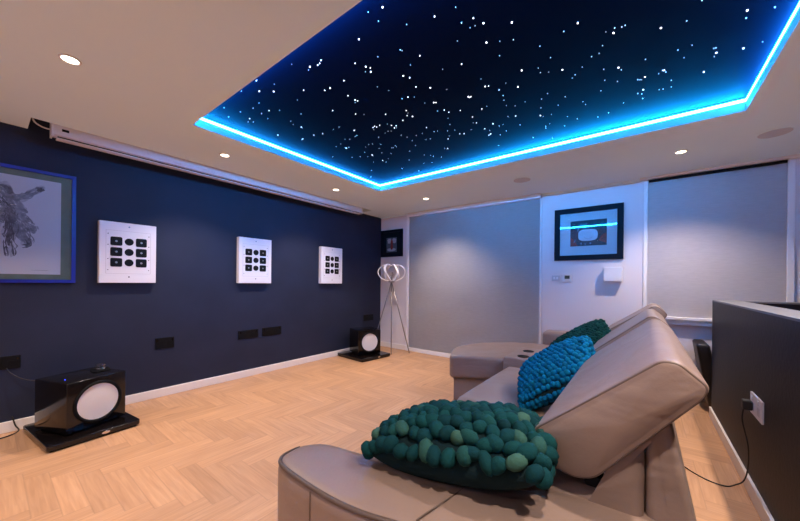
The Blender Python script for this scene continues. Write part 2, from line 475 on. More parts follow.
obj('blind_cassette', box(BM(), (-3.262, YF-.075, 2.338), (-1.085, YF-.001, 2.398), .006), M['trim'], b1)
b2 = thing('roller_blind', (.546, YF-.03, .865), 'pale grey roller blind over the window with a white sill, right of the framed print', 'blind')
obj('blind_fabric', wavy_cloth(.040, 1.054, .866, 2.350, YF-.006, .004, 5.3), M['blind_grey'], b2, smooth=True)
obj('blind_roller', cyl(BM(), (.547, YF-.028, 2.354), .014, 1.01, 'x', 20), M['black_matt'], b2)

# star ceiling
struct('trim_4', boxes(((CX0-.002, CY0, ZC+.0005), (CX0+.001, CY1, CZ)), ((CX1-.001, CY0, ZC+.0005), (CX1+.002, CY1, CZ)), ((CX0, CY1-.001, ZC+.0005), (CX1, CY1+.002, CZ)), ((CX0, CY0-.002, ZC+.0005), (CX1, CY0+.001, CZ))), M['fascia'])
st = thing('star_panel', ((CX0+CX1)/2, (CY0+CY1)/2, CZ), 'black star-effect ceiling panel dotted with tiny lights inside a blue-lit recess', 'star ceiling')
obj('panel', box(BM(), (CX0, CY0, CZ), (CX1, CY1, CZ+.03)), M['star'], st)
# camera model used only to place the photographed star pattern on the panel's plane
CA, CF, CCX, CCY, CH = R(37.4), 318., 400., 282.1, 1.2
CR = math.atan(6.5/659)
def P(u, v, x=None, y=None, z=None):
    X = u-CCX; Y = -(v-CCY); c, s = math.cos(CR), math.sin(CR)
    X, Y = (X*c-Y*s)/CF, (X*s+Y*c)/CF
    d = V((-math.sin(CA)+X*math.cos(CA), math.cos(CA)+X*math.sin(CA), Y))
    t = x/d.x if x is not None else y/d.y if y is not None else (z-CH)/d.z
    return V((0, 0, CH)) + d*t
SA = [(480,17,2),(424,93,2),(603,39),(719,55,2),(568,132),(529,180,2),(537,58,0),(446,29,0),(470,50,0),(695,43),(687,66,0),(653,17,0),(699,61,0),(726,101,2),(657,97,0),(526,120,0),(334,143),(331,150),(326,154),(308,158,2),(415,150),(440,158,2),(451,161),(452,170,2),(439,170,0),(388,191),(356,209,2),(343,214),(293,214),(278,237,0),(222,217,2),(188,216,2),(181,191),(187,244,0),(211,262),(236,261,0),(165,281),(208,281,0),(143,265,0),(232,320),(291,329),(287,301),(290,303,0),(317,320),(338,317),(362,262),(398,227),(415,237,2),(421,239),(415,243,0),(416,270),(487,271),(436,271,0),(457,302),(461,299),(466,301),(459,307,0),(473,297),(491,294,0),(501,297),(512,298),(508,303),(513,303,0),(528,285),(536,262),(540,268,0),(538,274),(551,276,2),(559,206),(593,208,2),(601,243,2),(606,243),(632,212,0),(626,261),(580,244,0),(544,184),(546,154,0),(622,164,0),(667,152),(713,187,0),(723,205,2),(731,204),(756,213),(683,229,2),(686,231),(689,229),(715,258),(693,277),(702,291),(695,291,0),(690,307,0),(722,305),(736,317,2),(732,320),(663,317),(673,317),(651,308,0),(635,329),(638,322,0),(664,262),(637,266),(610,263,0),(540,230),(555,230,0),(584,302),(574,316,0),(593,329),(583,330,0),(602,312),(550,333),(560,321,0),(538,325),(524,320),(510,345),(505,350),(501,350,0),(513,348,0),(476,342),(456,341),(447,342),(440,348,0),(478,362),(455,367,2),(457,369),(427,371),(445,371,0),(480,380,2),(488,384),(459,384,0),(500,364),(400,349),(394,351,2),(391,350),(381,341,0),(413,309,2),(402,330),(391,330,0),(415,323),(419,321),(377,301),(363,307,0),(543,379),(600,370),(619,372),(597,385,0),(634,352,2),(544,358),(558,345,0),(635,280,0)]
SB = [(276,41,2),(396,42,2),(482,46),(476,49),(463,51),(447,58,0),(461,60,2),(547,51,2),(594,38),(704,19,2),(702,33),(327,84),(421,103),(441,83,0),(578,91),(589,105,0),(647,87),(648,96,2),(644,103,0),(643,88,0),(697,88,2),(732,76,0),(625,131,2),(294,128,2),(324,124,0),(328,132),(343,131,0),(368,127,2),(391,136),(386,142,0),(404,122,0),(443,126),(470,123,2),(475,127),(519,108),(445,146),(468,148),(518,140,2),(509,145),(512,145,0),(505,145),(553,128,2),(556,131),(550,128),(543,134,0),(566,146),(438,165),(551,162),(544,163,0),(515,163,2),(505,170),(514,179),(566,158,0),(341,170),(287,158,2),(283,211,2),(330,180),(329,196),(373,176),(328,210,2),(269,212),(253,163),(348,208,0),(377,212,0),(395,216),(410,190,0),(255,245),(253,229),(242,225,2),(236,237),(266,238),(291,227),(315,250),(345,225,0),(333,212,0),(300,185,0),(452,205),(479,187,0),(260,226,0)]
stars = [(180+s[0]/2.369, s[1]/2.369, s[2] if len(s) > 2 else 1) for s in SA] + [(360+s[0]/1.818, s[1]/1.818, s[2] if len(s) > 2 else 1) for s in SB]
def star_bm(bm, u, v, k):
    p = P(u, v, z=CZ-.003)
    if not (CX0+.03 < p.x < CX1-.03 and CY0+.03 < p.y < CY1-.03): return False
    dist = (p-V((0,0,CH))).length
    r = (.0012, .0019, .0028)[k]
    cyl(bm, p, r*1.15, .004, 'z', 8)
    return True
order = sorted(stars, key=lambda s: -s[2]); made = 0; rest = BM()
for u, v, k in order:
    if made < 96 and k > 0:
        bm = BM()
        if star_bm(bm, u, v, k): obj('star_light', bm, M['star_point'], st); made += 1
        else: bm.free()
    else: star_bm(rest, u, v, k)
for _ in range(70):   # stars of the part of the panel out of the picture and faint ones
    x = random.uniform(CX0+.1, CX1-.05); y = random.uniform(CY0+.05, CY1-.1)
    cyl(rest, (x, y, CZ-.003), random.choice((.0016, .0022)), .004, 'z', 6)
tag(obj('star_light', rest, M['star_point_dim'], st), kind='stuff')

# LED strip round the top of the recess walls
LEDW = 16
led = BM(); q = .0015; zt, zb = CZ-.003, CZ-.024
box(led, (CX0+q, CY0+q, zb), (CX0+q+.0012, CY1-q, zt)); box(led, (CX1-q-.0012, CY0+q, zb), (CX1-q, CY1-q, zt))
box(led, (CX0+q, CY1-q-.0012, zb), (CX1-q, CY1-q, zt)); box(led, (CX0+q, CY0+q, zb), (CX1-q, CY0+q+.0012, zt))
tag(obj('light_strip', led, M['led']), 'glowing blue LED strip running round the inside of the star ceiling recess', 'light strip')

# the strip's narrow-beam diodes throw their light level across the recess
strip = bpy.data.objects['light_strip']
for (x, y, rz, ln) in ((CX0+.006, (CY0+CY1)/2, -PI/2, CY1-CY0), (CX1-.006, (CY0+CY1)/2, PI/2, CY1-CY0), ((CX0+CX1)/2, CY1-.006, PI, CX1-CX0), ((CX0+CX1)/2, CY0+.006, 0, CX1-CX0)):
    al = bpy.data.lights.new('strip_beam', 'AREA'); al.shape = 'RECTANGLE'; al.size = ln-.03; al.size_y = .014; al.color = (.003, .34, 1.0)
    al.energy = LEDW*ln/3.3; al.spread = R(52)
    ao = bpy.data.objects.new('strip_beam', al); C.objects.link(ao); ao.parent = strip
    ao.location = (x, y, CZ-.013); ao.rotation_euler = (PI/2, 0, rz)
    # a spot-free area lamp shines along its local -Z: tip it level, then turn it inwards
    ao.rotation_euler = Euler((PI/2, 0, rz), 'XYZ')

# ------------------------------------------------------------------ downlights and ceiling speakers
dl = thing('downlight', (-3.19, 1.393, ZC), 'warm ceiling downlight nearest the left corner of the star recess', 'ceiling light', group='recessed downlights')
r_ = BM(); tube(r_, [(math.cos(a)*.040, math.sin(a)*.040, -.003) for a in [2*PI*i/32 for i in range(32)]], .0055, 8, True)
obj('trim_ring', r_, M['trim_ring'], dl, world=False, smooth=True)
obj('lamp_lens', cyl(BM(), (0, 0, -.0015), .033, .003, 'z', 28), M['lamp_glow'], dl, world=False)
ld = bpy.data.lights.new('lamp_beam', 'SPOT'); ld.energy = 166; ld.color = (1, .83, .72); ld.spot_size = R(118); ld.spot_blend = .8; ld.shadow_soft_size = .028
lo = bpy.data.objects.new('lamp_beam', ld); C.objects.link(lo); lo.parent = dl; lo.location = (0, 0, -.008)
DL = [((-2.495, .278), 'warm ceiling downlight at the top left of the photo, largest in view'),
      ((-3.193, 2.782), 'recessed warm ceiling downlight above the end of the projector screen housing'),
      ((-2.478, 3.834), 'recessed warm ceiling downlight in front of the wide blind top'),
      ((.261, 3.802), 'recessed warm ceiling downlight in front of the right-hand window blind'),
      ((.26, .278), None), ((.68, 1.20), None), ((.68, 2.33), None), ((-2.9, -1.25), None), ((-1.0, -1.25), None)]  # unseen lamps; right and rear four added to brighten floor and ceiling
for (x, y), lab in DL:
    dup(dl, (x, y, ZC), 0, lab or 'unseen warm ceiling downlight added outside the view')
cs = thing('ceiling_speaker', (-1.127, 3.788, ZC), 'flush round ceiling speaker between the far edge of the star recess and the wide blind', 'ceiling speaker', group='round ceiling speakers')
obj('speaker_grille', cyl(BM(), (0, 0, -.0015), .092, .003, 'z', 40), M['grille'], cs, world=False)
b_ = BM(); tube(b_, [(math.cos(a)*.094, math.sin(a)*.094, -.001) for a in [2*PI*i/40 for i in range(40)]], .0025, 6, True)
obj('speaker_rim', b_, M['ceiling'], cs, world=False, smooth=True)
dup(cs, (.813, 3.766, ZC), 0, 'flush round ceiling speaker nearest the right edge of the photo, above the window')

# ------------------------------------------------------------------ projector screen housing in its slot
ps = thing('projector_screen', (-3.69, 2.0, 2.30), 'long white motorised projector screen housing set into the ceiling slot above the navy wall', 'projector screen')
hb = BM(); box(hb, (-3.735, .318, 2.322), (-3.640, 3.725, 2.47), .004)
obj('housing', hb, M['housing'], ps)
obj('bottom_bar', box(BM(), (-3.728, .34, 2.300), (-3.664, 3.70, 2.312), .003), M['housing'], ps)
obj('slot', box(BM(), (-3.722, .345, 2.312), (-3.672, 3.70, 2.3225)), M['black_matt'], ps)
obj('end_cap', box(BM(), (-3.738, .308, 2.310), (-3.637, .320, 2.472), .003), M['housing'], ps)
obj('end_cap', box(BM(), (-3.738, 3.722, 2.300), (-3.637, 3.734, 2.472), .003), M['housing'], ps)
obj('control_socket', box(BM(), (-3.641, .365, 2.358), (-3.638, .405, 2.378)), M['black_matt'], ps)
tag(obj('cable', tube(BM(), smoothpath([(-3.70, .212, 2.46), (-3.70, .225, 2.40), (-3.695, .265, 2.372), (-3.69, .307, 2.366)]), .006), M['cable_white'], smooth=True),
    'short pale cable looping out of the ceiling slot into the projector screen housing', 'cable')

# ------------------------------------------------------------------ wall speakers on the navy wall
def wall_speaker():
    t = thing('wall_speaker', (XL, .832, 1.168), 'white square wall speaker with nine black drivers, nearest the pencil drawing', 'speaker', group='white wall speakers')
    w, h, d = .420, .562, .064
    obj('cabinet', box(BM(), (.0, -w/2, 0), (d, w/2, h), .004), M['spk_white'], t, world=False)
    y = BM(); x = d+.0006
    for a, b in (((x-.001, -.165, .085), (x, .165, .087)), ((x-.001, -.165, .482), (x, .165, .484)), ((x-.001, -.165, .085), (x, -.163, .484)), ((x-.001, .163, .085), (x, .165, .484))): box(y, a, b)
    obj('front_groove', y, M['spk_line'], t, world=False)
    for c in (-1, 1):
        for r in (-1, 0, 1):
            poly = round_poly([(c*.092-.042, .287+r*.098-.040), (c*.092+.042, .287+r*.098-.040), (c*.092+.042, .287+r*.098+.040), (c*.092-.042, .287+r*.098+.040)], .014)
            b = BM(); prism(b, poly, d-.001, d+.004, 'x', r=.001, seg=2)
            s = obj('square_driver', b, M['black_matt'], t, world=False)
            obj('dome', cyl(BM(), (d+.0045, c*.092, .287+r*.098), .011, .003, 'x', 16, .006), M['steel'], s, world=False)
    for r in (-1, 0, 1):
        obj('round_driver', cyl(BM(), (d+.0015, 0, .287+r*.098), .033, .005, 'x', 28), M['black_matt'], t, world=False)
    for yy in (-.150, .150):
        for zz in (.12, .22, .35, .45):
            obj('screw', cyl(BM(), (d+.001, yy, zz), .004, .003, 'x', 10), M['black_matt'], t, world=False)
    obj('badge', cyl(BM(), (d+.001, 0, .055), .006, .003, 'x', 12), M['black_matt'], t, world=False)
    obj('badge', cyl(BM(), (d+.001, 0, .525), .007, .003, 'x', 12), M['print_blue'], t, world=False)
    return t
ws = wall_speaker()
dup(ws, (XL, 2.072, 1.168), 0, 'white square wall speaker with nine black drivers, middle one of the three')
dup(ws, (XL, 3.305, 1.168), 0, 'white square wall speaker with nine black drivers, nearest the tripod lamp')

# ------------------------------------------------------------------ subwoofers on plinths
def subwoofer(loc, rz, label, full):
    t = thing('subwoofer', loc, label, 'subwoofer', rz)
    W, D, H = .385, .372, .385
    obj('cabinet', box(BM(), (-D/2, -W/2, .012), (D/2, W/2, H), .006, 3), M['black_gloss'], t, world=False, smooth=True)
    for sx in (-1, 1):
        for sy in (-1, 1): obj('foot', cyl(BM(), (sx*.14, sy*.15, .006), .022, .012, 'z', 16), M['black_rubber'], t, world=False)
    s = BM(); ring = [(D/2+.002, math.cos(a)*.148, .195+math.sin(a)*.148) for a in [2*PI*i/40 for i in range(40)]]
    tube(s, ring, .012, 8, True)
    sr = obj('cone_surround', s, M['black_rubber'], t, world=False, smooth=True)
    c = BM()   # shallow dished cone
    n = 40; prof = [(0, .006), (.03, .0065), (.07, .0045), (.11, .002), (.136, .003)]
    rings = [[c.verts.new((D/2+x, math.cos(2*PI*i/n)*r, .195+math.sin(2*PI*i/n)*r)) for i in range(n)] for r, x in prof[1:]]
    ce = c.verts.new((D/2+prof[0][1], 0, .195))
    for i in range(n):
        c.faces.new((ce, rings[0][i], rings[0][(i+1) % n]))
        for a, b in zip(rings, rings[1:]): c.faces.new((a[i], b[i], b[(i+1) % n], a[(i+1) % n]))
    obj('cone', c, M['cone'], t, world=False, smooth=True)
    return t
def plinth(loc, rz, sx, sy, label):
    t = thing('plinth', loc, label, 'plinth', rz)
    poly = round_poly([(-sx/2, -sy/2), (sx/2, -sy/2), (sx/2, sy/2), (-sx/2, sy/2)], .03)
    obj('slab', prism(BM(), poly, .012, .05, 'z', r=.006), M['black_gloss'], t, world=False, smooth=True)
    obj('base', prism(BM(), inset(poly, .02), .0, .012, 'z', r=.001), M['black_rubber'], t, world=False)
    obj('badge', prism(BM(), [(math.cos(2*PI*i/24)*.024, math.sin(2*PI*i/24)*.0095) for i in range(24)], .0, .003, 'z', r=.0008), M['chrome'], t, world=False).matrix_basis = \
        Matrix.Translation((sx/2-.001, .045, .031)) @ Matrix.Rotation(PI/2, 4, 'Y') @ Matrix.Rotation(PI/2, 4, 'Z')
    return t
a1 = R(21); near = V((-3.322, .383)); ctr = near + V((-.338, -.156))/2 + V((-.138, .358))/2
plinth((-3.565, .49, 0), R(7), .64, .53, 'wide glossy black plinth under the large subwoofer at the left')
subwoofer((ctr.x, ctr.y, .0505), a1, 'glossy black subwoofer with a white cone and a small glass on top, at the left', True)
obj('indicator_light', cyl(BM(), (.05, -.135, .3855), .0026, .003, 'z', 10), M['blue_led'], [o for o in bpy.data.objects if o.name == 'subwoofer'][0], world=False)
plinth((-3.575, 3.735, 0), R(-6), .63, .60, 'glossy black plinth under the subwoofer in the far corner')
subwoofer((-3.60, 3.78, .0505), R(-22), 'black subwoofer with a white cone in the far corner beside the tripod lamp', False)
# coaster and glass on the left subwoofer
gl = P(92, 366.5, z=.437)
gl = V((-3.62, .60, .4365))
tag(obj('coaster', prism(BM(), round_poly([(gl.x-.075, gl.y-.055), (gl.x+.075, gl.y-.055), (gl.x+.075, gl.y+.055), (gl.x-.075, gl.y+.055)], .02), .4365, .4445, 'z', r=.002), M['black_matt'], smooth=True),
    'thin black tray on top of the left subwoofer', 'tray')
g = BM(); n = 28
def lathe(bm, prof, c, n=28):
    rings = [[bm.verts.new((c[0]+math.cos(2*PI*i/n)*r, c[1]+math.sin(2*PI*i/n)*r, c[2]+z)) for i in range(n)] for r, z in prof]
    for a, b in zip(rings, rings[1:]):
        for i in range(n): bm.faces.new((a[i], a[(i+1) % n], b[(i+1) % n], b[i]))
    bm.faces.new(rings[0][::-1]); bm.faces.new(rings[-1])
    bmesh.ops.recalc_face_normals(bm, faces=bm.faces[:])
    return bm
lathe(g, [(.026, 0), (.031, .004), (.032, .042), (.029, .042), (.028, .010), (.004, .008)], (gl.x, gl.y, .445))
tag(obj('candle_glass', g, M['glass'], smooth=True), 'small clear glass holder on the black tray on the left subwoofer', 'glass holder')

# ------------------------------------------------------------------ wall sockets
def wall_socket(y, ya, z0, z1, label, mt, group='black sockets along the navy wall'):
    t = thing('wall_socket', (XL, (y+ya)/2, z0), label, 'socket', group=group)
    w = ya-y; h = z1-z0
    obj('face_plate', box(BM(), (0, -w/2, 0), (.010, w/2, h), .003), mt, t, world=False)
    for s in (-1, 1):
        obj('outlet', box(BM(), (.010, s*w/4-w*.16, h*.2), (.0115, s*w/4+w*.16, h*.62)), M['black_rubber'], t, world=False)
        obj('switch', box(BM(), (.010, s*w*.40-.006, h*.70), (.013, s*w*.40+.006, h*.86)), M['black_gloss'], t, world=False)
    return t
wall_socket(.020, .182, .492, .594, 'black double wall socket at the left edge of the photo, cable hanging from it', M['black_matt'])
wall_socket(1.057, 1.222, .492, .604, 'black double wall socket just right of the left subwoofer', M['black_matt'])
wall_socket(1.889, 2.144, .477, .582, 'long black wall socket under the middle wall speaker, left one of a pair', M['black_matt'])
wall_socket(2.197, 2.472, .476, .586, 'long black wall socket under the middle wall speaker, right one of a pair', M['black_matt'])
wall_socket(4.09, 4.335, .500, .612, 'black wall socket above the far corner subwoofer', M['black_matt'])
ws_ = thing('wall_socket', (PX, 2.575, .475), 'white double wall socket on the charcoal partition with a black plug', 'socket')
obj('face_plate', box(BM(), (-.010, -.112, 0), (0, .112, .118), .003), M['plastic_white'], ws_, world=False)
for s in (-1, 1):
    obj('outlet', box(BM(), (-.0112, s*.055-.022, .025), (-.010, s*.055+.022, .068)), M['plastic_grey'], ws_, world=False)
    obj('switch', box(BM(), (-.0135, s*.055-.008, .082), (-.010, s*.055+.008, .104)), M['plastic_white'], ws_, world=False)
pc = thing('power_cable', (PX-.02, 2.635, .52), 'black plug and power cable from the partition socket across the floor to the sofa', 'cable')
obj('plug', rbox(BM(), (PX-.052, 2.607, .498), (PX-.0115, 2.660, .552), .010, inner=3), M['cable_black'], pc, smooth=True)
obj('cord', tube(BM(), smoothpath([(PX-.045, 2.633, .500), (PX-.05, 2.628, .43), (PX-.03, 2.61, .30), (PX-.026, 2.63, .17), (PX-.030, 2.70, .06), (.445, 2.735, .006), (.40, 2.69, .0045), (.33, 2.70, .0045), (.26, 2.76, .0045), (.19, 2.86, .0045)]), .0036), M['cable_black'], pc, smooth=True)
sc1 = BM(); tube(sc1, smoothpath([(XL+.014, .11, .50), (XL+.02, .13, .46), (XL+.05, .20, .40), (XL+.09, .30, .37), (-3.80, .40, .36)]), .0035)
tag(obj('signal_cable', sc1, M['cable_black'], smooth=True), 'thin black cable hanging from the left wall socket behind the subwoofer', 'cable')
sc2 = BM(); tube(sc2, smoothpath([(XL+.022, .14, .12), (XL+.03, .155, .05), (XL+.055, .17, .006), (XL+.13, .10, .006), (XL+.12, .0, .006), (XL+.05, -.1, .02)]), .0045)
tag(obj('power_lead', sc2, M['cable_black'], smooth=True), 'black lead lying on the floor against the skirting left of the plinth', 'cable')

# ------------------------------------------------------------------ tripod floor lamp
LC = V((-3.36, 4.16, 1.365))
fl = thing('floor_lamp', (LC.x, LC.y, 0), 'tall tripod floor lamp with looping white bands on steel legs in the far left corner', 'lamp')
hub = V((LC.x, LC.y, 1.205))
for foot in ((-3.12, 4.36, 0), (-3.284, 4.075, 0), (-3.79, 4.16, 0)):
    obj('leg', tube(BM(), [V(foot)+V((0,0,.008)), hub], [.0085, .007], 10), M['steel'], fl, smooth=True)
obj('hub', lathe(BM(), [(.02, -.015), (.055, -.008), (.06, .0), (.05, .010), (.02, .014)], hub), M['steel'], fl, smooth=True)
def band(pts, w, th, axisdir):
    """ribbon following a closed path, w wide across axisdir"""
    bm = BM(); k = len(pts); rings = []
    for i, p in enumerate(pts):
        t = (pts[(i+1) % k]-pts[i-1]).normalized(); a = V(axisdir[i] if isinstance(axisdir, list) else axisdir)
        a = (a - t*a.dot(t)).normalized(); n = t.cross(a)
        rings.append([bm.verts.new(p + a*sa*w/2 + n*sn*th/2) for sa, sn in ((-1,-1), (1,-1), (1,1), (-1,1))])
    for i in range(k):
        A, B = rings[i], rings[(i+1) % k]
        for j in range(4): bm.faces.new((A[j], A[(j+1) % 4], B[(j+1) % 4], B[j]))
    bmesh.ops.recalc_face_normals(bm, faces=bm.faces[:]); return bm
vd = V((LC.x, LC.y, 0)).normalized(); side = V((vd.y, -vd.x, 0))
for k, (tw, rx, rz_, off) in enumerate(((0, .225, .150, 0), (R(62), .215, .150, 0), (R(-62), .215, .150, 0))):
    d = (Matrix.Rotation(tw, 3, 'Z') @ side); nrm = V((d.y, -d.x, 0))
    pts = []
    for i in range(56):
        a = 2*PI*i/56
        sag = -.045*math.exp(-((math.cos(a))/.35)**2) if math.sin(a) > 0 else 0
        pts.append(LC + d*rx*math.cos(a) + V((0,0,1))*(rz_*math.sin(a)+sag) + nrm*.03*math.sin(2*a))
    obj('lamp_band', band(pts, .034, .014, nrm), M['lamp_band'], fl, smooth=True)
obj('bulb_holder', lathe(BM(), [(.012, 0), (.016, .01), (.016, .06), (.010, .07)], (LC.x, LC.y, 1.218)), M['steel'], fl, smooth=True)
obj('bulb', lathe(BM(), [(.010, 0), (.028, .02), (.036, .045), (.028, .072), (.008, .084)], (LC.x, LC.y, 1.285)), M['glass'], fl, smooth=True)

# ------------------------------------------------------------------ framed pictures
def frame_parts(t, mapf, w, h, fw, depth, mfr):
    """mapf(u, v, d) -> world; u along width, v up, d out of the wall"""
    def bx(bm, u0, v0, u1, v1, d0, d1):
        a, b = mapf(u0, v0, d0), mapf(u1, v1, d1)
        box(bm, [min(a[i], b[i]) for i in range(3)], [max(a[i], b[i]) for i in range(3)], 0)
    bm = BM(); bx(bm, 0, 0, w, fw, 0, depth); bx(bm, 0, h-fw, w, h, 0, depth); bx(bm, 0, fw, fw, h-fw, 0, depth); bx(bm, w-fw, fw, w, h-fw, 0, depth)
    obj('picture_frame', bm, mfr, t)
    return bx
def flat(bm, pts, mapf, d, th=.0006):
    a = [bm.verts.new(mapf(u, v, d)) for u, v in pts]; b = [bm.verts.new(mapf(u, v, d-th)) for u, v in pts]
    bm.faces.new(a); bm.faces.new(b[::-1]); n = len(a)
    for i in range(n): bm.faces.new((a[i], a[i-1], b[i-1], b[i]))
    bmesh.ops.recalc_face_normals(bm, faces=bm.faces[:])
def ell(cx, cy, rx, ry, rot=0, n=28, p=2):
    out = []
    for i in range(n):
        a = 2*PI*i/n; c, s = math.cos(a), math.sin(a)
        x = rx*math.copysign(abs(c)**(2/p), c); y = ry*math.copysign(abs(s)**(2/p), s)
        out.append((cx+x*math.cos(rot)-y*math.sin(rot), cy+x*math.sin(rot)+y*math.cos(rot)))
    return out
# (a) pencil drawing at the left: runs out of the picture on the left
W0, H0, Y0 = 1.30, .915, -.82
mA = lambda u, v, d: V((XL+d, Y0+u, 1.166+v))
t = thing('framed_drawing', (XL, Y0+W0/2, 1.166), 'large blue-framed pencil drawing of entwined figures at the left edge of the photo', 'picture')
bx = frame_parts(t, mA, W0, H0, .026, .030, M['frame_blue'])
bm = BM(); bx(bm, .02, .02, W0-.02, H0-.02, .0, .010); obj('mount', bm, M['mat_green'], t)
mg = .088; bm = BM(); bx(bm, mg+.015, mg-.02, W0-mg, H0-mg+.015, .010, .0115); paper = obj('paper', bm, M['paper'], t)
def px(u, v):   # photo point on the drawing -> frame coordinates
    p = P(u, v, x=XL+.012); return (p.y-Y0, p.z-1.166)
def limb(pts, w, n, m_, name, d):
    bm = BM(); pp = [px(*q) for q in pts]
    path = smoothpath([(*q, 0) for q in pp], 6)
    for _ in range(n):
        i0 = random.randint(0, max(0, len(path)-4)); ln = random.randint(3, 7)
        off = random.uniform(-1, 1); seg_ = path[i0:i0+ln]
        if len(seg_) < 2: continue
        a = []; b = []
        curv = random.uniform(-.5, .5)*w
        for k, q in enumerate(seg_):
            tdir = (seg_[min(k+1, len(seg_)-1)]-seg_[max(k-1, 0)]).normalized(); nn = V((-tdir.y, tdir.x, 0))
            s = k/(len(seg_)-1); o = off*w + curv*math.sin(s*PI)
            th = .0012 + .0030*math.sin(s*PI)*random.uniform(.4, 1)
            c = q+nn*o; a.append(c+nn*th); b.append(c-nn*th)
        poly = [(q.x, q.y) for q in a+b[::-1]]
        if all(mg+.02 < q[0] < W0-mg-.01 and mg < q[1] < H0-mg for q in poly):
            try: flat(bm, poly, mA, d+random.uniform(0, .0008))
            except ValueError: pass
    return obj(name, bm, m_, paper)
arm = [(8, 200), (18, 198), (28, 195), (38, 190)]
def px_ell(u, v, ru, rv, rot=0, irr=.12):
    out = []
    for i in range(26):
        a = 2*PI*i/26; k = 1+irr*math.sin(3*a+u)+irr*.6*math.sin(5*a+v)
        x = ru*k*math.cos(a); y = rv*k*math.sin(a)
        out.append(px(u+x*math.cos(rot)-y*math.sin(rot), v+x*math.sin(rot)+y*math.cos(rot)))
    return out
wash = BM()
for k, e in enumerate(((3, 190, 8, 10, 0), (14, 200, 14, 6, -.2), (32, 193, 10, 3.5, -.3), (40, 189, 5, 3.5, -.2), (12, 212, 14, 8, 0), (20, 222, 14, 7, .6), (30, 228, 7, 3, .7), (10, 232, 8, 12, .1), (26, 241, 6, 5, 0), (11, 250, 3, 7, 0), (-20, 215, 24, 22, 0), (-18, 245, 14, 16, .2))):
    flat(wash, px_ell(*e), mA, .0122+k*.00004)
obj('charcoal_wash', wash, M['charcoal_soft'], paper)
for nm, pts, w, n, mm in (
    ('charcoal_line', arm, .022, 60, 'charcoal_mid'), ('charcoal_line', [(36, 190), (44, 189)], .014, 30, 'charcoal'),
    ('charcoal_line', [(-2, 186), (6, 192), (16, 204), (24, 214)], .035, 90, 'charcoal_mid'), ('charcoal_line', [(2, 204), (12, 212), (22, 218), (30, 227), (37, 232)], .03, 90, 'charcoal_mid'),
    ('charcoal_line', [(14, 212), (12, 226), (9, 240), (11, 256)], .03, 80, 'charcoal'), ('charcoal_line', [(14, 222), (22, 232), (29, 244)], .028, 70, 'charcoal_mid'),
    ('charcoal_line', [(22, 246), (30, 245), (27, 238)], .014, 30, 'charcoal'), ('charcoal_line', [(-30, 200), (-12, 212), (0, 224)], .08, 120, 'charcoal_mid'),
    ('charcoal_line', [(2, 196), (10, 208), (6, 222)], .03, 60, 'charcoal'), ('charcoal_line', [(0, 184), (8, 188), (12, 194)], .012, 40, 'charcoal')):
    limb(pts, w, n, M[mm], nm, .0130)
bm = BM()
for k in range(7):
    u = W0-mg-.16+k*.013; flat(bm, [(u, mg+.012), (u+.009, mg+.013), (u+.008, mg+.016), (u+.001, mg+.015)], mA, .0126)
obj('signature', bm, M['charcoal'], paper)
bm = BM(); bx(bm, .02, .02, W0-.02, H0-.02, .020, .022); obj('glass_pane', bm, M['pane'], t)
# (b) framed print on the far wall
XB0, ZB0, WB, HB = -.922, 1.497, .737, .655
mB = lambda u, v, d: V((XB0+u, YF-d, ZB0+v))
t = thing('framed_print', (XB0+WB/2, YF, ZB0), 'black-framed print with a wide pale mount on the white wall between the two blinds', 'picture')
bx = frame_parts(t, mB, WB, HB, .062, .035, M['frame_black'])
bm = BM(); bx(bm, .06, .06, WB-.06, HB-.06, 0, .010); obj('mount', bm, M['paper_print'], t)
u0, v0, u1, v1 = .182, .175, .572, .492
bm = BM(); bx(bm, u0, v0, u1, v1, .010, .0112); im = obj('print', bm, M['print_dark'], t)
bm = BM(); flat(bm, [(u0+.002, v0+.002), (u0+.085, v0+.002), (u0+.055, v0+.06), (u0+.02, v0+.10), (u0+.002, v0+.11)], mB, .0120)
flat(bm, [(u1-.002, v0+.025), (u1-.085, v0+.06), (u1-.06, v0+.11), (u1-.03, v0+.14), (u1-.002, v0+.15)], mB, .0120); obj('red_patch', bm, M['print_red'], im)
bm = BM(); cu, cv = (u0+u1)/2, (v0+v1)/2
flat(bm, ell(cu-.003, cv-.025, .105, .072, 0, 30, 3.2), mB, .0126); obj('white_shape', bm, M['print_white'], im)
bm = BM()
for q in ([(u0+.075, v0+.19), (u0+.085, v0+.23), (u0+.12, v0+.285), (u0+.125, v0+.275), (u0+.10, v0+.225), (u0+.085, v0+.185)], ell(u0+.145, v0+.245, .014, .032), ell(u0+.175, v0+.250, .008, .035), ell(u0+.195, v0+.24, .006, .022),
          [(u0+.035, v0+.045), (u0+.05, v0+.05), (u0+.062, v0+.09), (u0+.05, v0+.075)], ell(u0+.12, v0+.03, .006, .012), ell(u0+.22, v0+.03, .010, .009), ell(u0+.165, v0+.022, .004, .014)):
    flat(bm, q, mB, .0124)
obj('pale_streak', bm, M['print_blue'], im)
bm = BM(); tube(bm, [mB(cu-.045+.09*i/14, cv-.050-.022*math.sin(PI*i/14), .0128) for i in range(15)], .0012, 6); obj('curved_line', bm, M['print_grey'], im)
bm = BM(); bx(bm, .06, .06, WB-.06, HB-.06, .022, .024); obj('glass_pane', bm, M['pane'], t)
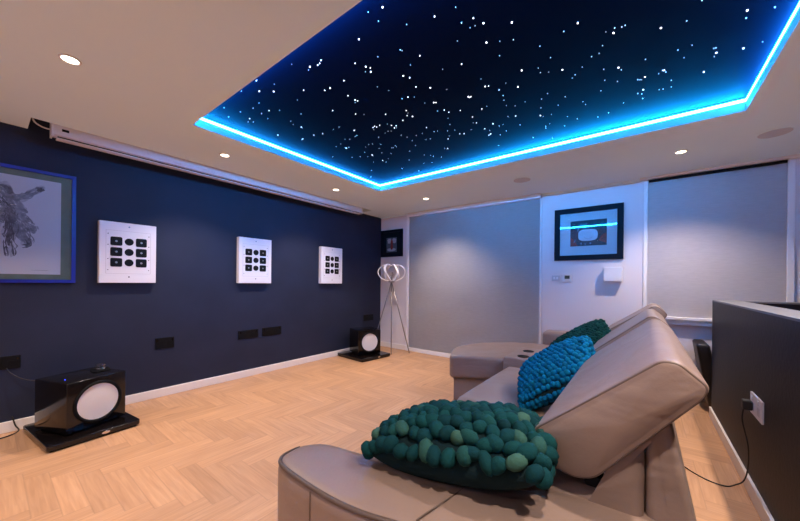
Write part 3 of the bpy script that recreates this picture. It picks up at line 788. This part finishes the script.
# (c) small black frame in the corner
XC0, ZC0, WC, HC = -3.905, 1.662, .495, .492
mC = lambda u, v, d: V((XC0+u, YF-d, ZC0+v))
t = thing('framed_photo', (XC0+WC/2, YF, ZC0), 'small black framed photo in the far left corner above the tripod lamp', 'picture')
bx = frame_parts(t, mC, WC, HC, .045, .03, M['frame_black'])
bm = BM(); bx(bm, .04, .04, WC-.04, HC-.04, 0, .010); obj('mount', bm, M['black_matt'], t)
bm = BM(); bx(bm, .12, .085, .36, .35, .010, .0112); im = obj('print', bm, M['print_grey'], t)
bm = BM(); flat(bm, ell(.19, .29, .045, .045, .2, 20, 3), mC, .0122); flat(bm, ell(.30, .29, .045, .045, -.2, 20, 3), mC, .0122); flat(bm, ell(.24, .13, .10, .03), mC, .0122); obj('pale_shape', bm, M['print_white'], im)
bm = BM(); flat(bm, ell(.245, .26, .028, .05), mC, .0128); flat(bm, ell(.245, .18, .03, .05), mC, .0128); obj('dark_shape', bm, M['print_red'], im)
bm = BM(); bx(bm, .04, .04, WC-.04, HC-.04, .020, .022); obj('glass_pane', bm, M['pane'], t)

# ------------------------------------------------------------------ small things on the far wall
t = thing('wall_box', (-.28, YF, 1.24), 'plain white box mounted on the wall below the right corner of the framed print', 'wall box')
obj('box_cover', box(BM(), (-.372, YF-.100, 1.232), (-.192, YF-.012, 1.400), .006), M['plastic_white'], t)
obj('back_plate', box(BM(), (-.360, YF-.012, 1.245), (-.205, YF, 1.388), .002), M['plastic_white'], t)
t = thing('wall_switch', (-.905, YF, 1.235), 'white light switch plate below the left part of the framed print', 'light switch')
obj('face_plate', box(BM(), (-.955, YF-.008, 1.236), (-.858, YF, 1.308), .003), M['plastic_grey'], t)
for dx in (-.925, -.890): obj('rocker', box(BM(), (dx-.010, YF-.012, 1.258), (dx+.010, YF-.008, 1.286), .001), M['plastic_white'], t)
t = thing('wall_thermostat', (-.772, YF, 1.225), 'small white thermostat with a dark screen next to the light switch', 'thermostat')
obj('case', box(BM(), (-.822, YF-.024, 1.226), (-.722, YF, 1.325), .005), M['plastic_white'], t)
obj('screen', box(BM(), (-.800, YF-.0255, 1.262), (-.742, YF-.024, 1.305)), M['display'], t)

# ------------------------------------------------------------------ black chair beyond the partition
t = thing('armchair', (.75, 4.28, 0), 'dark leather chair half hidden behind the end of the charcoal partition', 'chair')
def lean(q): return V((q.x + (.64-q.z)*.16, q.y, q.z))
obj('backrest', rbox(BM(), (.405, 4.11, .02), (.50, 4.47, .645), .025, (.01, 0, .0), fn=lean), M['chair_leather'], t, smooth=True)
obj('seat', rbox(BM(), (.535, 4.11, .30), (.98, 4.47, .41), .03, (0, 0, .012)), M['chair_leather'], t, smooth=True)
for xx in (.56, .95):
    for yy in (4.14, 4.44): obj('leg', tube(BM(), [(xx, yy, 0), (xx, yy, .31)], .014, 10), M['black_matt'], t, smooth=True)

# ------------------------------------------------------------------ the corner sofa
sofa = thing('corner_sofa', (-.5, 2.3, 0), 'large taupe leather corner sofa with tilted headrests and a chaise at the far end', 'sofa')
L = M['leather']
# base under the seats
obj('base', rbox(BM(), (-.93, 1.00, .03), (.0, 3.0, .24), .03), L, sofa, smooth=True)
# near armrest: broad, rounded front, thick dark piping along its upper near edge
arm_ctl = [(-1.000, .625), (-.93, .598), (-.735, .592), (-.60, .606), (-.48, .640), (-.30, .70), (-.08, .78), (.10, .86), (.14, 1.00), (.10, 1.13), (-.07, 1.10), (-.23, 1.03), (-.30, .975), (-.42, .905), (-.62, .865), (-.82, .832), (-.95, .80), (-1.010, .74), (-1.020, .68)]
arm_out = [(p.x, p.y) for p in smoothpath([(*p, 0) for p in arm_ctl], 6, closed=True)]
ar = obj('armrest', prism(BM(), arm_out, .04, .592, 'z', r=.035, bulge=.014, mid=4), L, sofa, smooth=True, angle=60)
def arm_top(x): return .596
nseg = 6; ins = inset(arm_out, .007)
pidx = list(range(-10, 44))
obj('piping', tube(BM(), [(ins[k % len(ins)][0], ins[k % len(ins)][1], .5835) for k in pidx], [.0015+.006*min(1, (n_+1)/14) for n_ in range(len(pidx))], 10), M['leather_dark'], ar, smooth=True)
obj('stitching', tube(BM(), smoothpath([(-.405, .88, .602), (-.42, .78, .606), (-.44, .70, .604), (-.452, .668, .597)], 6), .0022, 6), M['leather_seam'], ar, smooth=True)
obj('stitching', tube(BM(), smoothpath([(-.78, .591, .575), (-.78, .590, .30), (-.78, .590, .08)], 6), .0022, 6), M['leather_seam'], ar, smooth=True)
# seats
for (ya, yb) in ((.90, 1.86), (1.875, 2.90)):
    sc_bm = rbox(BM(), (-.975, ya, .22), (-.20, yb, .455), .045, (0.012, 0, .018))
    s_ = obj('seat_cushion', sc_bm, L, sofa, smooth=True)
    obj('seam', tube(BM(), [(-.978, ya+.05, .40), (-.982, (ya+yb)/2, .402), (-.978, yb-.05, .40)], .003, 6), M['leather_seam'], s_, smooth=True)
# outer back shell, leaning
shell = round_poly([(.012, .06), (.215, .06), (.058, .865), (.008, .865)], [.01, .02, .025, .02], 4)
obj('back_shell', prism(BM(), resample(shell, .06), 1.05, 3.95, 'y', r=.018, mid=3), L, sofa, smooth=True, angle=60)
# lower back cushions
lowb = round_poly([(.007, .44), (.007, .83), (-.065, .75), (-.085, .628), (-.20, .622), (-.315, .56), (-.33, .44)], [.01, .01, .03, .03, .08, .07, .04], 5)
for ya, yb in ((1.03, 1.88), (1.89, 2.92)):
    c_ = obj('back_cushion', prism(BM(), resample(lowb, .04), ya, yb, 'y', r=.03, bulge=.006, mid=3), L, sofa, smooth=True, angle=60)
# headrests, tilted
HP = [(-.272, .756), (-.12, .884), (.035, 1.018), (.070, 1.018), (.125, .968), (.118, .940), (-.098, .672), (-.150, .655), (-.245, .680)]
def headrest(ya, yb, dz=0, k=1.0, dx=0, tilt=0, taper=0):
    cx, cz = -.07, .83
    pts = []
    for x, z in HP:
        x, z = (x-cx)*k, (z-cz)*k
        x, z = x*math.cos(tilt)-z*math.sin(tilt), x*math.sin(tilt)+z*math.cos(tilt)
        pts.append((cx+x+dx, cz+z+dz))
    prof = resample(round_poly(pts, [.045, .2, .03, .03, .02, .03, .06, .04, .05], 5), .022)
    h = obj('headrest', prism(BM(), prof, ya, yb, 'y', r=.014, bulge=.020, mid=5), L, sofa, smooth=True, angle=75)
    for ye, s in ((ya, 1), (yb, -1)):
        ip = inset(prof, .006)
        obj('piping', tube(BM(), [(p[0], ye+s*.006, p[1]) for p in ip], .0042, 6, closed=True), M['leather_seam'], h, smooth=True)
    return h
headrest(1.00, 2.16)
headrest(2.18, 2.86, dz=.012, dx=-.01)
headrest(2.885, 3.36, dz=.045, dx=.012, k=.96, tilt=R(-4))
# chrome hinge under the first headrest
hg = BM(); tube(hg, smoothpath([(-.13, 1.10, .705), (-.105, 1.085, .700), (-.085, 1.075, .680), (-.082, 1.07, .650), (-.083, 1.065, .620)], 5), .006, 8)
obj('headrest_hinge', hg, M['chrome'], sofa, smooth=True)
obj('hinge_slot', rbox(BM(), (-.13, 1.045, .625), (-.05, 1.10, .662), .008, inner=2), M['black_matt'], sofa, smooth=True)
# console with two cup holders
con = obj('console', rbox(BM(), (-1.03, 2.93, .05), (-.28, 3.50, .522), .022, (0, 0, .004)), L, sofa, smooth=True)
for x, y in ((-.875, 3.03), (-.90, 3.29)):
    cbm = BM(); lathe(cbm, [(.050, .0), (.052, .003), (.046, .0045), (.042, .0030)], (x, y, .5245), 28)
    obj('cup_holder', cbm, M['black_matt'], con, smooth=True)
# chaise at the far end, angled outline with rounded corners
cho = round_poly([(-1.52, 2.80), (-1.045, 3.06), (-.30, 3.30), (-.20, 4.05), (-1.00, 4.10), (-1.40, 3.90), (-1.66, 3.52), (-1.69, 3.20)], [.06, .1, .05, .05, .2, .2, .2, .25], 6)
cho = resample(cho, .06)
ch = obj('chaise_cushion', prism(BM(), cho, .255, .478, 'z', r=.035, bulge=.012, mid=2), L, sofa, smooth=True, angle=60)
obj('chaise_base', prism(BM(), inset(cho, .045), .02, .25, 'z', r=.02, mid=2), L, sofa, smooth=True, angle=60)
# far armrest
obj('armrest', rbox(BM(), (-.955, 4.03, .05), (.08, 4.27, .635), .045, (0, 0, .01)), L, sofa, smooth=True)
obj('back_cushion', rbox(BM(), (-.25, 3.38, .44), (.0, 4.03, .80), .07, (.01, 0, .01)), L, sofa, smooth=True)

# ------------------------------------------------------------------ felt-ball pillows
def pillow(name, label, loc, rot, a, b, th, ball, jitter, mball, seed, elong=1.25, fill=1.0, group=None, sides=(0,1,2,3), vmin=-1):
    rnd = random.Random(seed)
    t = thing(name, loc, label, 'cushion', group=group); t.rotation_euler = rot if len(rot) == 3 and not isinstance(rot, Matrix) else rot.to_euler()
    def surf(u, v, s):
        k = (max(0, 1-abs(u)**2.6)*max(0, 1-abs(v)**2.6))**.45
        pinch = 1-.05*(u*u*v*v)
        return V((u*a*pinch*(1-.05*(1-v*v) if False else 1), v*b*pinch, s*th*k))
    bm = BM(); n = 26
    for s in (-1, 1):
        g = [[bm.verts.new(surf(math.sin(PI/2*(2*i/n-1)), math.sin(PI/2*(2*j/n-1)), s)) for j in range(n+1)] for i in range(n+1)]
        for i in range(n):
            for j in range(n): bm.faces.new((g[i][j], g[i+1][j], g[i+1][j+1], g[i][j+1]))
    bmesh.ops.remove_doubles(bm, verts=bm.verts[:], dist=.0004)
    bmesh.ops.recalc_face_normals(bm, faces=bm.faces[:])
    obj('cushion_body', bm, M['felt_back'], t, world=False, smooth=True)
    bb = BM(); tl = bb.verts.layers.float.new('tone')
    step = ball*1.72/fill; nu = int(2*a/step); nv = int(2*b/step)
    def add(p, nrm):
        tone = min(1, max(0, rnd.betavariate(2.2, 2.6)))
        q = nrm.to_track_quat('Z', 'Y').to_matrix().to_4x4()
        m = Matrix.Translation(p) @ q @ Matrix.Rotation(rnd.uniform(0, PI), 4, 'Z') @ Matrix.Rotation(rnd.uniform(-.45, .45), 4, 'X') @ \
            Matrix.Diagonal((ball*rnd.uniform(.85, 1.1), ball*rnd.uniform(.85, 1.1)*elong, ball*rnd.uniform(.9, 1.2), 1))
        r = bmesh.ops.create_icosphere(bb, subdivisions=2, radius=1, matrix=m)
        for v in r['verts']:
            v.co += (v.co-p)*.12*noise.noise(v.co*90); v[tl] = tone
    for i in range(nu+1):
        for j in range(nv+1):
            u = -1+2*(i+.5*(j % 2))/(nu+.5); v = -1+2*j/nv
            u += rnd.uniform(-jitter, jitter)*step/a; v += rnd.uniform(-jitter, jitter)*step/b
            u, v = max(-.985, min(.985, u)), max(-.985, min(.985, v))
            if v < vmin: continue
            p = surf(u, v, 1); e = .01
            du = surf(min(1, u+e), v, 1)-surf(max(-1, u-e), v, 1); dv = surf(u, min(1, v+e), 1)-surf(u, max(-1, v-e), 1)
            nrm = du.cross(dv).normalized()
            add(p+nrm*ball*rnd.uniform(.3, .75), nrm)
    # a row hanging over the rim
    for side in sides:
        cnt = int((2*a if side % 2 == 0 else 2*b)/(ball*1.9))
        for i in range(cnt):
            s = -1+2*(i+.5)/cnt
            p = V((s*a, -b, 0)) if side == 0 else V((a, s*b, 0)) if side == 1 else V((s*a, b, 0)) if side == 2 else V((-a, s*b, 0))
            nrm = V((p.x/a if side % 2 else 0, p.y/b if side % 2 == 0 else 0, .25)).normalized()
            add(p*.985+V((0, 0, -.1*ball)), nrm)
    obj('felt_ball_cover', bb, mball, t, world=False, smooth=True, angle=180)
    return t
def lean_rot(yaw, tilt, spin): return Matrix.Rotation(R(yaw), 3, 'Z') @ Matrix.Rotation(R(tilt), 3, 'Y') @ Matrix.Rotation(R(spin), 3, 'Z')
pillow('scatter_cushion', 'teal-green chunky felt-ball cushion lying on the near arm of the sofa', (-.472, .978, .664), Euler((R(-7), R(-8), R(8))).to_matrix(), .265, .20, .090, .0225, .30, M['felt_teal'], 3, elong=1.35, sides=(1, 2, 3), fill=1.06)
pillow('scatter_cushion', 'bright blue felt-ball cushion leaning against the sofa back beyond the teal-green one', (-.415, 2.12, .655), lean_rot(38, -40, -30), .235, .225, .085, .0165, .14, M['felt_blue'], 5, elong=1.15)
pillow('scatter_cushion', 'dark green felt-ball cushion farthest away, behind the bright blue one', (-.40, 2.90, .705), lean_rot(35, -38, -25), .235, .23, .07, .0150, .15, M['felt_green'], 9, elong=1.1)

# ------------------------------------------------------------------ camera and view
cd = bpy.data.cameras.new('camera'); cam = bpy.data.objects.new('camera', cd); C.objects.link(cam)
cd.sensor_width = 36; cd.lens = CF/800*36; cd.shift_y = (CCY-260.5)/800; cd.clip_start = .02
fwd = V((-math.sin(CA), math.cos(CA), 0)); right = V((math.cos(CA), math.sin(CA), 0)); up = V((0, 0, 1))
m3 = Matrix((right, up, -fwd)).transposed()
m3 = m3 @ Matrix.Rotation(CR, 3, 'Z')
cam.matrix_world = Matrix.Translation((0, 0, CH)) @ m3.to_4x4()
sc.camera = cam
w = bpy.data.worlds.new('night'); sc.world = w; w.use_nodes = True
w.node_tree.nodes['Background'].inputs[0].default_value = (.01, .012, .02, 1)
w.node_tree.nodes['Background'].inputs[1].default_value = 1
sc.view_settings.view_transform = 'Standard'; sc.view_settings.look = 'None'
sc.view_settings.gamma = 1; sc.view_settings.exposure = 0; sc.view_settings.use_curve_mapping = False
sc.cycles.use_denoising = True
sc.cycles.max_bounces = 8; sc.cycles.sample_clamp_indirect = 4
